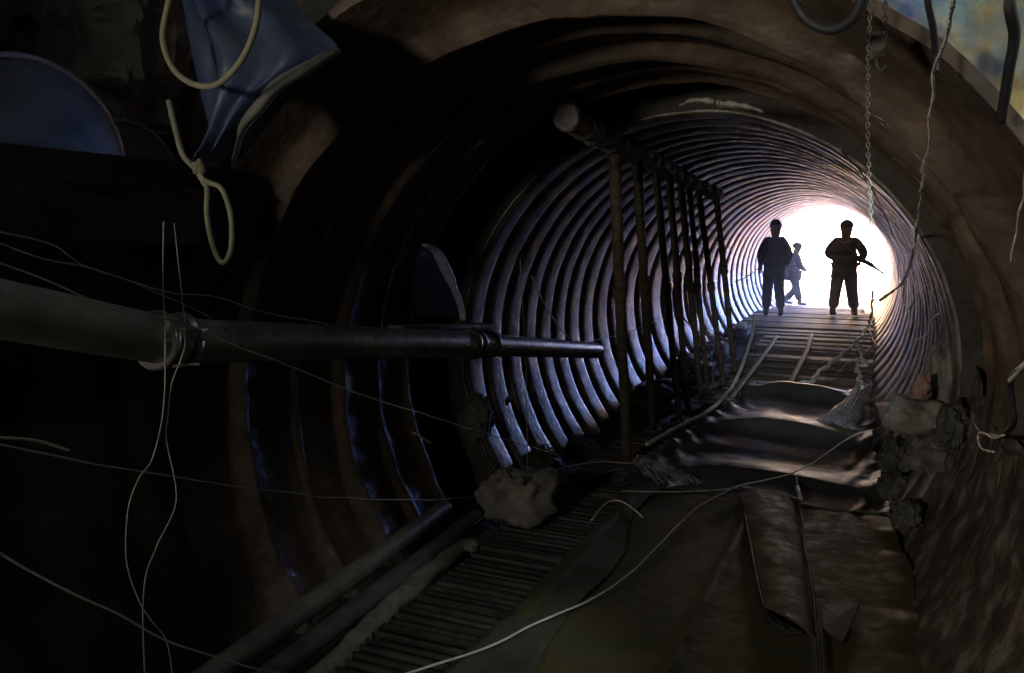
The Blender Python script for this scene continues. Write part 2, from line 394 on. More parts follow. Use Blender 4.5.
# ------------------------------------------------------------------ big pipe along the left wall
PX = -1.0
def pp(px, py, x=PX): return atX(px, py, x)
bp = empty('steam_pipe', pp(165, 341)); bp.name = 'conveying_pipe'
tag(bp, 'long grey steel pipe with a coupling running along the dark left wall', 'pipe')
def local(pts, e): return [Vector(p)-e.location for p in pts]
j1 = pp(165, 340.5); far_end = pp(596, 350.5); dirn = (pp(470, 344)-j1)
p_start = pp(0, 309); p_start = j1+(p_start-j1)*2.4
mb = MB(); mb.tube(local([p_start+(j1-p_start)*k/12 for k in range(13)], bp), .077, seg=32); mb.build('near_pipe_length', m_pipe1, bp, auto=40)
mid = pp(472, 344.2)
mb = MB(); mb.tube(local([j1+(mid-j1)*k/12 for k in range(13)], bp), .073, seg=32); mb.build('middle_pipe_length', m_pipe, bp, auto=40)
mb = MB(); L_ = [mid+(far_end-mid)*k/8 for k in range(9)]
mb.tube(local(L_, bp), [.068-.004*k/8 for k in range(9)], seg=32, caps=True); mb.build('far_pipe_length', m_pipe, bp, auto=40)
def ring_at(c, d, r0, w, e, name, m):
    d = d.normalized(); mb = MB()
    prof_ = [(-w/2, r0*.92), (-w/2, r0*1.02), (-w/4, r0*1.08), (w/4, r0*1.08), (w/2, r0*1.02), (w/2, r0*.92)]
    mb.tube(local([c+d*a for a, _ in prof_], e), [b for _, b in prof_], seg=32); return mb.build(name, m, e, auto=40)
dd = (mid-j1)
for off, r, w, nm in ((-.035, .088, .03, 'flange'), (.02, .080, .05, 'clamp'), (.062, .086, .022, 'flange')):
    ring_at(j1+dd.normalized()*off, dd, r, w, bp, nm, m_pipe)
for off, r, w, nm in ((-.04, .080, .03, 'flange'), (.03, .080, .03, 'flange'), (.23, .074, .03, 'clamp')):
    ring_at(mid+dd.normalized()*off, dd, r, w, bp, nm, m_pipe)
for s in range(4):
    a = s*PI/2+.5; q = j1+dd.normalized()*.02+Vector((.085*math.cos(a)*.3, 0, .0))+Vector((math.cos(a)*.085, 0, math.sin(a)*.085))
    mb = MB(); mb.tube(local([q-dd.normalized()*.05, q+dd.normalized()*.06], bp), .008, seg=6); mb.build('bolt', m_chain, bp)
# dark plank/angle above the pipe
a, b = pp(395, 329, -1.12), pp(486, 326, -1.12)
sh_ = MB(); d = (b-a); rotm = d.to_track_quat('Y', 'Z').to_matrix(); sh_.box((a+b)/2, (.10, d.length, .035), rot=rotm, jit=.003)
tag(sh_.build('short_plank', m_wood, auto=35), 'short dark plank lying on the grey pipe beneath the blue bracket', 'plank')

# blue bracket with the worn pale edge
br = empty('blue_plate', (-1.3, 4.3, .4)); tag(br, 'bent dark blue steel plate with a worn pale edge, standing above the pipe', 'steel plate')
edge_px = [(424, 245), (437, 262), (446, 280), (455, 300), (463, 317)]
inner_px = [(416, 318), (414, 300), (414, 280), (417, 262), (424, 245)]
outer = catmull([atX(px, py, -1.30) for px, py in edge_px], 5); back = catmull([atX(px, py, -1.36) for px, py in inner_px][::-1], 5)
mb = MB(); vs = []; n = len(outer)
for a_, b_ in zip(outer, back):
    for k in range(5):
        t = k/4; p = a_*(1-t)+b_*t; vs.append(p-br.location)
m0 = len(vs); vs += [Vector(p)+Vector((-.015, 0, 0)) for p in vs]; fs = []
for i in range(n-1):
    for k in range(4):
        a = i*5+k; fs.append((a, a+1, a+6, a+5)); fs.append((a+m0, a+5+m0, a+6+m0, a+1+m0))
mb.add(vs, fs); mb.build('plate_panel', m_bracket, br, auto=50)
e2 = catmull([atX(px, py, -1.27) for px, py in [(424, 245), (435, 250), (444, 266), (452, 284), (460, 304), (463, 320)]], 5)
mb = MB(); nn = len(e2)
mb.tube(local(e2, br), [.004+.034*math.sin(PI*min(1, .12+.88*(i/(nn-1)))) if i < nn*.55 else .036-.016*(i/(nn-1)) for i in range(nn)], seg=10, flat=.5); mb.build('plate_rim', m_edge, br)['label'] = 'worn pale blue edge'

# ------------------------------------------------------------------ props under an overhead beam
bt = []
for px, py in [(565, 116), (590, 131), (615, 144), (640, 155), (665, 168), (690, 182), (717, 194)]:
    bt.append(atX(px, py, -.44))
bt = [Vector((-.44, p.y, min(p.z, 1.40))) for p in bt]
bpts = catmull(bt, 10); mb = MB(); n = len(bpts)
mb.tube(bpts, [.062+.012*math.sin(i*1.9)+.010*noise.noise(Vector((i*.8, 0, 0))) for i in range(n)], seg=14)
bm_o = mb.build('overhead_beam', m_bar)
for v in bm_o.data.vertices: v.co += Vector(noise.noise_vector(v.co*11))*.018
tag(bm_o, 'rough timber beam wrapped in pale rags, hung below the tunnel roof', 'beam')
tops = [(614.5, 150), (636.5, 158), (656, 168), (669, 174), (680.6, 180), (689, 184), (698.6, 189), (716.6, 198)]
mids = [(620, 300), (643, 300), (666, 300), (677, 300), (690, 300), (698.6, 300), (710, 300), (725, 300)]
ends = [(627, 461), (653, 430), (679, 420), (688, 410), (701, 398), (708, 394), (724, 388), (735, 376)]
ords = ['nearest', 'second nearest', 'third', 'fourth', 'fifth', 'sixth', 'seventh', 'farthest']
prr = [.038, .034, .03, .03, .03, .026, .03, .033]
for i in range(8):
    T = atX(tops[i][0], tops[i][1], -.44); T.z = min(T.z, 1.36)
    zb = -.92 if i < 2 else -.95
    B = atZ(ends[i][0], ends[i][1], zb)
    pr = empty('steel_prop', (B.x, B.y, zb))
    d = T-B
    mb = MB(); mb.tube(local(wob([B+d*k/24 for k in range(25)], .006, 3, i), pr), prr[i], seg=12); mb.build('prop_pole', m_pole, pr)
    mb = MB(); mb.box((0, 0, .0), (.14, .14, .02), jit=.003); mb.build('base_plate', m_pole, pr)
    q = d*(.60+.05*math.sin(i*3)); mb = MB(); mb.tube([q-d.normalized()*.04, q+d.normalized()*.04], prr[i]*1.35, seg=12); mb.build('collar', m_pole, pr, auto=40)
    tag(pr, 'dark rusty upright prop, %s of the eight under the rag-wrapped beam' % ords[i], 'prop', 'props under the overhead beam')

# ------------------------------------------------------------------ lower left: pipes, timber, grating
def long_tube(name, pts, r, m, label, cat, group=None, seg=24, hollow=True, jit=0.0):
    mb = MB(); P_ = catmull(pts, 10); n = len(P_)
    rs = [r]*n
    if hollow:
        P_ = P_+[P_[-1], P_[-1]-(P_[-1]-P_[-4]).normalized()*.12, P_[-1]-(P_[-1]-P_[-4]).normalized()*.121]
        # inner bore at the visible end
        mb.tube(P_[:n], rs, seg=seg, caps=False)
        d = (P_[n-1]-P_[n-4]).normalized(); e = P_[n-1]
        mb.tube([e, e+d*.0005, e-d*.15], [r, r*.86, r*.86], seg=seg)
    else: mb.tube(P_, rs, seg=seg)
    o = mb.build(name, m, auto=50)
    if jit:
        for v in o.data.vertices: v.co += Vector(noise.noise_vector(v.co*7))*jit+Vector(noise.noise_vector(v.co*25))*jit*.5
    return tag(o, label, cat, group)
E1 = atZ(445, 508, -.86); S1 = atZ(215, 673, -.86)
long_tube('loose_pipe', [S1+(S1-E1)*.9, S1, (S1+E1)/2, E1], .052, m_pipe, 'smooth grey steel pipe lying against the lower left wall, the outer of two', 'pipe', 'pipes lying by the grating')
E2 = atZ(476, 517, -.90); S2 = atZ(272, 673, -.90)
long_tube('loose_pipe', [S2+(S2-E2)*.9, S2, (S2+E2)/2, E2], .046, m_pipe2, 'dark glossy pipe lying between the grey pipe and the muddy timber', 'pipe', 'pipes lying by the grating')
E3 = atZ(462, 545, -.95); S3 = atZ(322, 673, -.95); M3 = (E3+S3)/2+Vector((-.02, 0, 0))
long_tube('muddy_timber', [S3+(S3-E3)*.9, S3, M3, E3], .045, m_log, 'rough mud-caked timber along the edge of the floor grating', 'timber', hollow=False, jit=.022)
gx0, gx1 = -.86, -.30; mb = MB(); y = .6
gr = empty('floor_grating', (-.55, 3.5, -.94)); tag(gr, 'dark bar grating set between the muddy timber and the grey green strip', 'grating')
mb = MB()
while y < 6.6:
    mb.box((-.03, y-3.5, random.uniform(-.006, .006)), (gx1-gx0, .022, .03), rz=random.uniform(-.02, .02), jit=.002); y += .062
mb.build('cross_bars', m_grate, gr, auto=40)
for x in (-.29, -.02, .24):
    mb = MB(); mb.box((x, .1, -.022), (.02, 6.0, .02)); mb.build('bearer', m_grate, gr, auto=40)

# ------------------------------------------------------------------ rocks, sacks, debris
def rock(name, c, s, m, label, cat, group=None, seed=0.0, rz=0.0, sub=4, rough_=.35, soft=False):
    bm = bmesh.new(); bmesh.ops.create_icosphere(bm, subdivisions=sub, radius=1)
    for v in bm.verts:
        d = v.co.normalized()
        k = 1+rough_*fbm(d.x*1.3+seed, d.y*1.3, d.z*1.3+seed)
        if not soft:
            q = Vector((round(d.x*2.2+.3*noise.noise(d*3+Vector((seed, 0, 0))))/2.2, round(d.y*2.2)/2.2, round(d.z*2.2)/2.2)); d = d*.65+q*.35
        else:
            k += .05*math.sin(d.x*9+3*noise.noise(d*2+Vector((seed, 0, 0))))+.04*noise.noise(d*6)
        v.co = d*k
        if v.co.z < -.7: v.co.z = -.7
    Mx = Matrix.Rotation(rz, 3, 'Z')
    for v in bm.verts: v.co = Mx @ Vector((v.co.x*s[0], v.co.y*s[1], v.co.z*s[2]))
    me = bpy.data.meshes.new(name); bm.to_mesh(me); bm.free(); me.materials.append(m)
    me.polygons.foreach_set('use_smooth', [True]*len(me.polygons))
    if not soft: me.set_sharp_from_angle(angle=math.radians(30))
    o = bpy.data.objects.new(name, me); COL.objects.link(o); o.location = c
    return tag(o, label, cat, group)
# right-hand heap, pushed against the wall between y 4.7 and 6.5
def at_y(px, py, y): return atY(px, py, y)
rock('cement_sack', at_y(922, 416, 5.3), (.19, .26, .13), m_sack, 'slumped grey sack on top of the rubble against the right wall', 'sack', seed=2, rz=.3, soft=True, rough_=.45)
rock('cement_sack', at_y(943, 380, 5.4), (.09, .16, .24), m_sack, 'upright pale sack leaning behind the slumped sack on the right', 'sack', seed=4, soft=True)
rock('stone', at_y(923, 388, 5.15), (.045, .05, .09), m_redrock, 'small reddish stone standing on the slumped grey sack', 'stone', seed=6)
rock('stone', at_y(946, 342, 5.4), (.05, .10, .15), m_debris, 'tall pale stone wedged high against the right wall', 'stone', seed=7)
hl = [((896, 458), 5.5, (.11, .16, .13), 'dark angular rock beneath the slumped sack, by the black sheet'),
      ((930, 455), 5.0, (.13, .16, .13), 'brown rock under the right end of the slumped sack'),
      ((892, 487), 5.3, (.08, .12, .09), 'low dark rock at the edge of the olive sheet, topmost of two'),
      ((909, 513), 4.7, (.07, .09, .08), 'lowest rubble rock beside the olive sheet edge'),
      ((952, 428), 4.7, (.08, .14, .14), 'rock pressed between the sack and the right wall')]
for i, (p, yy, sz, lab) in enumerate(hl):
    rock('rubble_rock', at_y(p[0], p[1], yy), sz, m_debris if i == 1 else m_rock, lab, 'rock', 'rubble along the right wall', seed=10+i*3)
mb = MB(); c = at_y(897, 416, 6.6); mb.box(c, (.28, .3, .16), rz=.1, jit=.01)
tag(mb.build('wooden_block', m_wood, auto=40), 'dark wooden block behind the slumped sack at the right wall', 'wooden block')
# dried silt plastered over the lower right liner
m_silt = mat('dried_silt', (.045, .032, .023), (.26, .23, .19), (.10, .075, .052), scale=6, rough=.6, rough2=.9, bump=1, bscale=14, dist=.02, thr=(.36, .64))
vs = []; fs = []; NA, NY = 60, 150
for j in range(NY+1):
    yy = .6+4.25*j/NY
    for i in range(NA+1):
        t = -.66+.66*i/NA+.12*fbm(yy*1.1, i*.02, 3)*(i/NA)
        e_ = .03*max(0, (i/NA-.85)/.15)+.03*max(0, (.15-i/NA)/.15)
        R = 1.555+e_+(.03 if yy < 2.4 else 0)-.02*fbm(yy*1.5+i*.03, i*.05, 1)-.018*abs(noise.noise(Vector((yy*3.0-i*.10, i*.03, 5))))
        vs.append((R*math.cos(t), yy, R*math.sin(t)))
for j in range(NY):
    for i in range(NA):
        a = j*(NA+1)+i; fs.append((a, a+1, a+NA+2, a+NA+1))
mb = MB(); mb.add(vs, fs); tag(mb.build('wall_silt', m_silt), kind='structure')
# left heap at the end of the loose pipes
rock('torn_sack', atZ(512, 512, -.86)+Vector((0, .1, .07)), (.19, .26, .17), m_sack, 'torn grey sack slumped at the end of the loose pipes', 'sack', seed=21, rz=-.5, soft=True, rough_=.45)
for i, (px, py, s) in enumerate([(503, 470, .035), (496, 473, .028), (519, 477, .033), (509, 475, .026)]):
    rock('pebble', atY(px, py+4, atZ(512, 512, -.86).y-.04), (s*1.1, s*1.1, s*.9), m_debris, ['largest pale pebble on the torn sack', 'flat pale pebble at the left of the torn sack', 'pale pebble at the right of the torn sack', 'small pebble in the middle on the torn sack'][i], 'pebble', 'pebbles on the torn sack', seed=30+i, sub=3)
rock('mud_lump', atZ(472, 545, -.93), (.05, .05, .035), m_log, 'mud lump at the far end of the muddy timber', 'mud lump', seed=41, sub=3)
rock('mud_lump', atX(478, 420, -1.28), (.10, .14, .17), m_rock, 'dark lump of mud stuck on the left wall under the pipe joint', 'mud lump', seed=43)
rock('mud_lump', atX(545, 455, -1.12)+Vector((0, 0, -.1)), (.12, .2, .16), m_mud, 'dark spoil heap behind the nearest prop, by the left wall', 'mud lump', seed=47)
for i, (px, py) in enumerate([(655, 425), (690, 395), (712, 372), (738, 345)]):
    p = atX(px, py, -.98); rock('spoil_heap', (p.x, p.y, -.93), (.22, .55+.2*i, .18), m_mud, ['dark spoil heap beside the third and fourth props', 'dark spoil heap beside the sixth prop', 'dark spoil heap beside the farthest prop', 'dark spoil heap beyond the farthest prop'][i], 'spoil heap', 'spoil along the left side', seed=50+i*2)
# small tags and plates on the left
a = atX(510, 397, -1.36); mb = MB(); mb.box(a, (.012, .15, .05), rot=(Matrix.Rotation(.45, 3, 'X')), jit=.002)
tag(mb.build('metal_tag', m_pipe, auto=40), 'small pale metal plate fixed on the left ribs below the pipe', 'metal plate')
mb = MB(); pa_ = atX(421, 437, -1.15); mb.tube(catmull([atX(414, 433, -1.15), pa_, atX(430, 443, -1.15)], 5), .014, seg=7, flat=.4)
tag(mb.build('wood_splinter', m_sack), 'pale wood splinter caught on the dark left wall', 'splinter')
# pale rag on the crown above the first rib
rag = [atR(px, py, 1.455) for px, py in [(681, 106), (700, 100), (722, 104), (745, 106), (764, 112)]]
mb = MB(); mb.tube(catmull(rag, 8), [.012+.035*math.sin(PI*(i+1)/34)*(1+.4*math.sin(i*1.3)) for i in range(33)], seg=10, flat=.35)
o = mb.build('pale_rag', m_light); tag(o, 'pale flattened rag stuck on the tunnel crown above the beam', 'rag')

# ------------------------------------------------------------------ wires, ropes, hoses, chains
def wire(name, pts, r, m, label, cat, group=None, wobble=.006, n=8, seg=6, seed=0):
    mb = MB(); mb.tube(wob(catmull(pts, n), wobble, 5, seed), r, seg=seg)
    return tag(mb.build(name, m), label, cat, group)
def twist(name, pts, r, m, label, cat, group=None, pitch=.07, wobble=.008):
    P_ = wob(catmull(pts, 40), wobble, 6); out = [P_[0]]
    for p in P_[1:]:
        if (p-out[-1]).length > .012: out.append(p)
    mb = MB(); s = [0.0]
    for i in range(1, len(out)): s.append(s[-1]+(out[i]-out[i-1]).length)
    for ph in (0, PI):
        pts2 = []; rr_ = [r(p) if callable(r) else r for p in out]
        for i, p in enumerate(out):
            d = (out[min(i+1, len(out)-1)]-out[max(i-1, 0)]).normalized(); a = Vector((0, 0, 1)) if abs(d.z) < .9 else Vector((1, 0, 0))
            u = (a-d*a.dot(d)).normalized(); w = d.cross(u); t = s[i]/pitch*2*PI+ph
            pts2.append(p+(u*math.cos(t)+w*math.sin(t))*rr_[i]*1.05)
        mb.tube(pts2, rr_, seg=6)
    return tag(mb.build(name, m), label, cat, group)
def X_(L, x):
    P_ = [atX(a, b, x) for a, b in L]
    if L[0][0] < 0: P_ = [P_[0]+(P_[0]-P_[1])*12]+P_     # carries on behind the viewer
    return P_
wg = 'thin wires across the left wall'
wire('thin_wire', X_([(-40, 230), (0, 244), (44, 260), (89, 268), (161, 290), (212, 297), (263, 312), (328, 325)], -.90), .0022, m_wire, 'thin wire sagging onto the top of the grey pipe, upper of the two long ones', 'wire', wg)
wire('thin_wire', X_([(-40, 245), (0, 262), (51, 283), (113, 309), (150, 317), (190, 326), (246, 351), (294, 368), (350, 391), (421, 413), (487, 434), (558, 455)], -.89), .0026, m_wire, 'long thin wire crossing over the pipe coupling and down to the grating', 'wire', wg, seed=3)
wire('thin_wire', X_([(-40, 228), (0, 233), (51, 244), (85, 266), (140, 285), (212, 318)], -.95), .0016, m_wire, 'faint wire high on the left, above the near pipe length', 'wire', wg, seed=5)
wire('thin_wire', X_([(-30, 436), (0, 438), (38, 442), (70, 452)], -.75), .0035, m_wire, 'short stiff wire end poking in from the left below the pipe', 'wire', wg)
wire('thin_wire', X_([(-30, 438), (0, 445), (69, 459), (138, 472), (208, 482), (294, 494), (350, 498), (429, 500), (495, 496)], -.95), .0026, m_wire, 'nearly level wire strung below the pipe to the torn sack', 'wire', wg, seed=7)
wire('thin_wire', X_([(-30, 530), (0, 552), (62, 587), (114, 613), (159, 637), (208, 656), (273, 672), (320, 690)], -.62), .0026, m_wire, 'lowest wire slanting across the bottom left corner', 'wire', wg, seed=8)
yv = j1.y
hx = -.89
wire('hanging_wire', X_([(164, 222), (163, 288), (166, 326), (166, 367), (162, 421), (152, 459), (138, 478), (128, 509), (127, 561), (138, 599), (151, 620), (166, 640), (172, 672), (174, 700)], hx), .0020, m_wire, 'hanging wire in front of the coupling that bows out to the left below', 'wire', 'wires hanging at the coupling', seed=1)
wire('hanging_wire', X_([(174, 222), (181, 291), (185, 343), (171, 384), (166, 421), (166, 440), (177, 499), (156, 547), (144, 589), (144, 690)], hx), .0020, m_wire, 'hanging wire at the coupling that kinks to the right below', 'wire', 'wires hanging at the coupling', seed=2)
wire('thin_wire', X_([(520, 258), (522, 300), (526, 360), (527, 440), (528, 470)], -1.05), .003, m_wire, 'taut vertical wire crossing in front of the far pipe length', 'wire', seed=4)
wire('thin_wire', X_([(531, 276), (545, 305), (562, 330), (580, 345), (597, 340), (630, 332), (660, 318)], -1.0), .005, m_wire, 'wire drooping from the left ribs past the open pipe end to the props', 'wire', seed=6)
wire('thin_wire', [atZ(530, 489, -.88), atZ(550, 475, -.88), atZ(566, 467, -.88), atZ(600, 462, -.87), atZ(632, 463, -.86), atZ(637, 455, -.84)], .006, m_wire, 'pale wire curling on the grating around the foot of the nearest prop', 'wire')
wire('thin_wire', [atZ(465, 530, -.90), atZ(500, 508, -.89), atZ(540, 490, -.9), atZ(590, 476, -.9), atZ(625, 468, -.89)], .005, m_wire, 'second wire lying on the grating between torn sack and nearest prop', 'wire', seed=3)
# sheet ropes
wire('rope', [atZ(873, 429, -.70), atZ(852, 436, -.74), atZ(820, 458, -.79), atZ(796, 472, -.82), atZ(765, 480, -.84), atZ(739, 486, -.855), atZ(710, 500, -.86), atZ(686, 517, -.86), atZ(660, 545, -.86), atZ(624, 578, -.855), atZ(590, 600, -.855), atZ(550, 617, -.855), atZ(500, 642, -.855), atZ(464, 656, -.86), atZ(405, 674, -.865), atZ(360, 690, -.88)], .0055, m_wlight, 'long thin pale rope lying diagonally across the near floor sheets', 'rope')
wire('rope', [atZ(741, 486, -.85), atZ(770, 491, -.855), atZ(799, 499, -.86)], .005, m_wire, 'short thin rope branching towards the top of the dark slit', 'rope')
wire('rope', [atZ(622, 491, -.85), atZ(660, 492, -.845), (atZ(700, 491, -.845)), atZ(739, 488, -.85)], .005, m_wire, 'thin level cord on the fold between the grey green strip and black sheet', 'rope')
wire('rope', [atZ(592, 520, -.88), atZ(606, 503, -.86), atZ(620, 501, -.855), atZ(632, 508, -.855), atZ(642, 518, -.86)], .0055, m_wlight, 'small arched pale cord at the left edge of the grey green strip', 'rope')
wire('cable', [atZ(796, 473, -.85), atZ(799, 500, -.852), atZ(806, 550, -.852), atZ(815, 615, -.85), atZ(821, 673, -.86), atZ(823, 720, -.87)], .009, m_wdark, 'straight black cable running down the middle of the olive sheet', 'cable')
mb = MB(); mb.tube([atZ(797, 487, -.835), atZ(801, 499, -.84)], .014, seg=8); tag(mb.build('cable_splice', m_edge), 'short pale blue splice on the black cable', 'splice')
mb = MB(); mb.tube(catmull([atZ(741, 492, -.865), atZ(751, 550, -.86), atZ(765, 611, -.86), atZ(786, 630, -.865)], 6), .012, seg=6); tag(mb.build('cable', m_wdark), 'black strand standing in for the dark crease along the left edge of the tapering strip', 'cable')  # black tube added for the dark of the crease
# twisted white cables
tw = [(754, 318), (752, 335), (747, 352), (740, 372), (731, 388), (716, 405), (700, 416), (686, 423), (666, 434), (647, 445)]
tws = [atY(754, 318, 10.8), atY(752, 335, 10.2), atY(747, 352, 9.6), atY(740, 372, 8.9)]+[atZ(a, b, -.80) for a, b in tw[4:]]
twist('twisted_cable', tws, .011, m_wlight, 'twisted pale cable descending left of the deck to the foot of the props', 'cable')
ta = [(873, 291), (871, 310), (868, 322), (860, 337), (848, 350), (835, 360), (822, 370), (814, 377), (812, 381), (800, 384), (791, 384)]
twist('twisted_cable', [inR(873, 291, 15.5), inR(871, 310, 14.5), atZ(868, 325, -.76), atZ(860, 338, -.77)]+[atZ(a, b, -.785) for a, b in ta[4:]], .013, m_wlight, 'twisted pale cable zigzagging across the deck towards the right wall', 'cable', wobble=.03)
twist('twisted_cable', [inR(858, 345, 12.0), inR(862, 358, 11.0, 1.4), inR(866, 366, 10.6, 1.4), atZ(858, 366, -.80), atZ(860, 378, -.80), atZ(862, 390, -.74)], .012, m_wlight, 'tangle of pale cable at the right edge of the deck above the bunched film', 'cable', wobble=.05)
wire('thin_wire', [inR(870, 330, 14), inR(875, 345, 12, 1.43), inR(869, 350, 11.5), atZ(850, 362, -.8), atZ(838, 372, -.83)], .008, m_wire, 'loose wire loop beside the tangle at the right edge of the deck', 'wire', wobble=.03)
rc = [(956, -20, 2.3), (953, 0, 2.35), (946, 35, 2.45), (937, 71, 2.6), (931, 118, 2.9), (923, 178, 3.8), (915, 240, 5.0), (909, 268, 6.2), (900, 285, 7.5), (886, 296, 9.5), (880, 300, 11)]
twist('twisted_cable', [inR(a, b, c, 1.47) for a, b, c in rc], lambda p: .0014+.0009*max(0, p.y-1.6), m_wlight, 'twisted cable hanging from the shaft down along the right side of the tunnel', 'cable', pitch=.035, wobble=.006)
wire('thin_wire', [inR(904, 286, 8, 1.45), inR(903, 300, 8, 1.44), inR(909, 308, 7.5, 1.44), inR(914, 300, 7, 1.46)], .006, m_wire, 'small wire loop hooked on the right ribs under the twisted cable', 'wire')
wire('thin_wire', [inR(938, 314, 6, 1.47), inR(930, 322, 6.2, 1.46), inR(927, 334, 6.4, 1.46), inR(916, 340, 6.8, 1.46)], .006, m_wlight, 'short bent wire on the right ribs above the pale stone', 'wire')
wire('electric_cable', [atR(1030, 150, 1.55), atR(1022, 200, 1.54), atR(1016, 235, 1.53), atR(1012, 262, 1.52)], .0035, m_wlight, 'bright cable end hanging at the right edge of the picture', 'cable')
wire('electric_cable', [atR(1030, 360, 1.50), atR(1020, 370, 1.49), atR(1011, 382, 1.48), atR(1013, 405, 1.48), atR(1013, 425, 1.48), atR(1000, 437, 1.48), atR(990, 436, 1.48)], .009, m_wdark, 'black cable curling down the right wall near the mud bank', 'cable')
wire('electric_cable', [atR(1030, 364, 1.47), atR(1018, 372, 1.465), atR(1010, 381, 1.46)], .006, m_wlight, 'short bright cable stub above the black curl on the right wall', 'cable')
wire('thin_wire', [atR(1004, 436, 1.465), atR(992, 438, 1.46), atR(981, 433, 1.46), atR(979, 440, 1.46), atR(984, 450, 1.46), atR(994, 452, 1.46)], .0045, m_wlight, 'bright squiggle of wire at the end of the black curl', 'wire')
wire('thin_wire', [atR(973, 414, 1.47), atR(974, 424, 1.465), atR(979, 430, 1.465)], .004, m_wire, 'tiny wire hook left of the black curl on the right wall', 'wire')
# wires among the props
wire('thin_wire', [atX(678, 312, -.62), atX(690, 325, -.62), atX(704, 334, -.6), atX(727, 339, -.58)], .010, m_hose, 'short yellowish cord looped between the middle props', 'cord')
wire('thin_wire', [atX(712, 372, -.6), atX(716, 392, -.6), atX(722, 402, -.58), (atX(712, 398, -.58))], .008, m_sack, 'limp cord end hanging near the farthest prop', 'cord')
# wires on left of the tunnel near the workers
wire('thin_wire', [inR(735, 282, 14, 1.40), inR(750, 275, 15, 1.40), inR(764, 262, 16.2, 1.3)], .010, m_wire, 'wire running along the ribs to the left worker', 'wire')
# chain down the middle and rigging
def chain(name, pts, rl, m, label, cat, group=None):
    P_ = catmull(pts, 60); out = [P_[0]]
    for p in P_[1:]:
        if (p-out[-1]).length >= rl*2.6: out.append(p)
    mb = MB()
    for i in range(len(out)-1):
        d = (out[i+1]-out[i]).normalized(); c = (out[i]+out[i+1])/2; a = Vector((1, 0, 0)) if i % 2 else Vector((0, 1, 0))
        u = (a-d*a.dot(d)).normalized()
        mb.tube([c+d*math.cos(t)*rl*1.75+u*math.sin(t)*rl for t in [2*PI*k/10 for k in range(10)]], rl*.38, seg=5, closed=True)
    return tag(mb.build(name, m), label, cat, group)
chain('hanging_chain', [atY(872, -30, 2.3), atY(869, 40, 2.3), atY(867.5, 110, 2.3), atY(869, 170, 2.3), atY(872, 226, 2.3)], .0042, m_chain, 'long steel chain hanging in the mouth down towards the right worker', 'chain')
chain('hanging_chain', [atY(887, -30, 2.25), atY(885, 10, 2.25), atY(884, 40, 2.25)], .0055, m_grate, 'short dark chain ending in a hook above the tunnel mouth', 'chain')
hk = empty('pulley_block', atY(878, 46, 2.28)); tag(hk, 'dark pulley block with a hook hanging over the mouth rim', 'pulley')
mb = MB(); mb.box((0, 0, 0), (.036, .024, .062), jit=.003); mb.build('block_body', m_grate, hk, auto=40)
mb = MB(); mb.tube(catmull([(0.0, 0, -.03), (0, 0, -.05), (.014, 0, -.062), (.02, 0, -.048)], 5), .005, seg=7); mb.build('hook', m_grate, hk)
mb = MB(); mb.tube([(0, -.016, .0), (0, .016, 0)], .017, seg=18); mb.build('pulley_wheel', m_grate, hk, auto=40)
wire('black_cable', [atY(930, -30, 2.2), atY(928, 0, 2.2), atY(933, 29, 2.25), atY(935, 55, 2.3), atY(935, 72, 2.3)], .008, m_wdark, 'thick black cable hanging beside the twisted cable above the rim', 'cable', wobble=.002)
wire('black_cable', [atY(1006, -30, 2.15), atY(1010, 10, 2.15), atY(1014, 36, 2.2), atY(1008, 71, 2.25), atY(1001, 121, 2.35)], .013, m_wdark, 'black hose hanging down the painted rock at the upper right', 'hose', wobble=.004)
wire('black_hose', [atY(786, -30, 2.1), atY(794, 0, 2.1), atY(809, 21, 2.1), atY(832, 29, 2.1), atY(853, 18, 2.1), atY(864, -6, 2.1), atY(868, -30, 2.1)], .013, m_wdark, 'dark rubber hose hanging in a loop at the top edge', 'hose', wobble=.003, seg=10)
wire('thin_wire', [inR(840, 150, 3.4), inR(860, 172, 3.6), inR(880, 205, 3.8), inR(893, 235, 4.2)], .003, m_wire, 'faint wire crossing the right ribs beside the long chain', 'wire')
# pale hoses at the upper left
wire('yellow_hose', [atY(176, -25, 1.9), atY(167, 10, 1.9), atY(163, 40, 1.9), atY(173, 68, 1.9), atY(193, 84, 1.9), atY(217, 84, 1.9), atY(241, 60, 1.9), atY(256, 24, 1.9), atY(260, -20, 1.9)], .0095, m_hose, 'yellowed hose hanging in a wide loop before the blue tarp', 'hose', wobble=.002, seg=12)
wire('yellow_hose', [atY(198, 168, 1.95), atY(203, 182, 1.95), atY(207, 190, 1.95), atY(207, 217, 1.95), atY(214, 250, 1.95), atY(223, 263, 1.95), atY(231, 249, 1.95), atY(231, 217, 1.95), atY(222, 190, 1.95), atY(209, 183, 1.95), atY(200, 178, 1.95)], .0085, m_hose, 'yellowed hose hanging in a narrow loop at the left rim of the mouth', 'hose', wobble=.002, seg=12)
wire('frayed_rope', [atY(168, 100, 2.0), atY(176, 128, 2.0), atY(184, 155, 2.0), atY(195, 170, 1.97), atY(204, 184, 1.96)], .010, m_hose, 'frayed rope tied above the narrow hose loop', 'rope', wobble=.012)
rock('rope_knot', atY(198, 168, 1.95), (.020, .018, .028), m_hose, 'knot of pale rope where the narrow hose loop hangs', 'knot', seed=70, sub=3, soft=True)

# ------------------------------------------------------------------ upper left: blue tarp, drums, rock
tp = empty('blue_tarp', (-1.4, 2.2, 1.3)); tag(tp, 'sagging blue tarpaulin with a dusty grey hem hanging left of the mouth rim', 'tarpaulin')
yt = 2.12
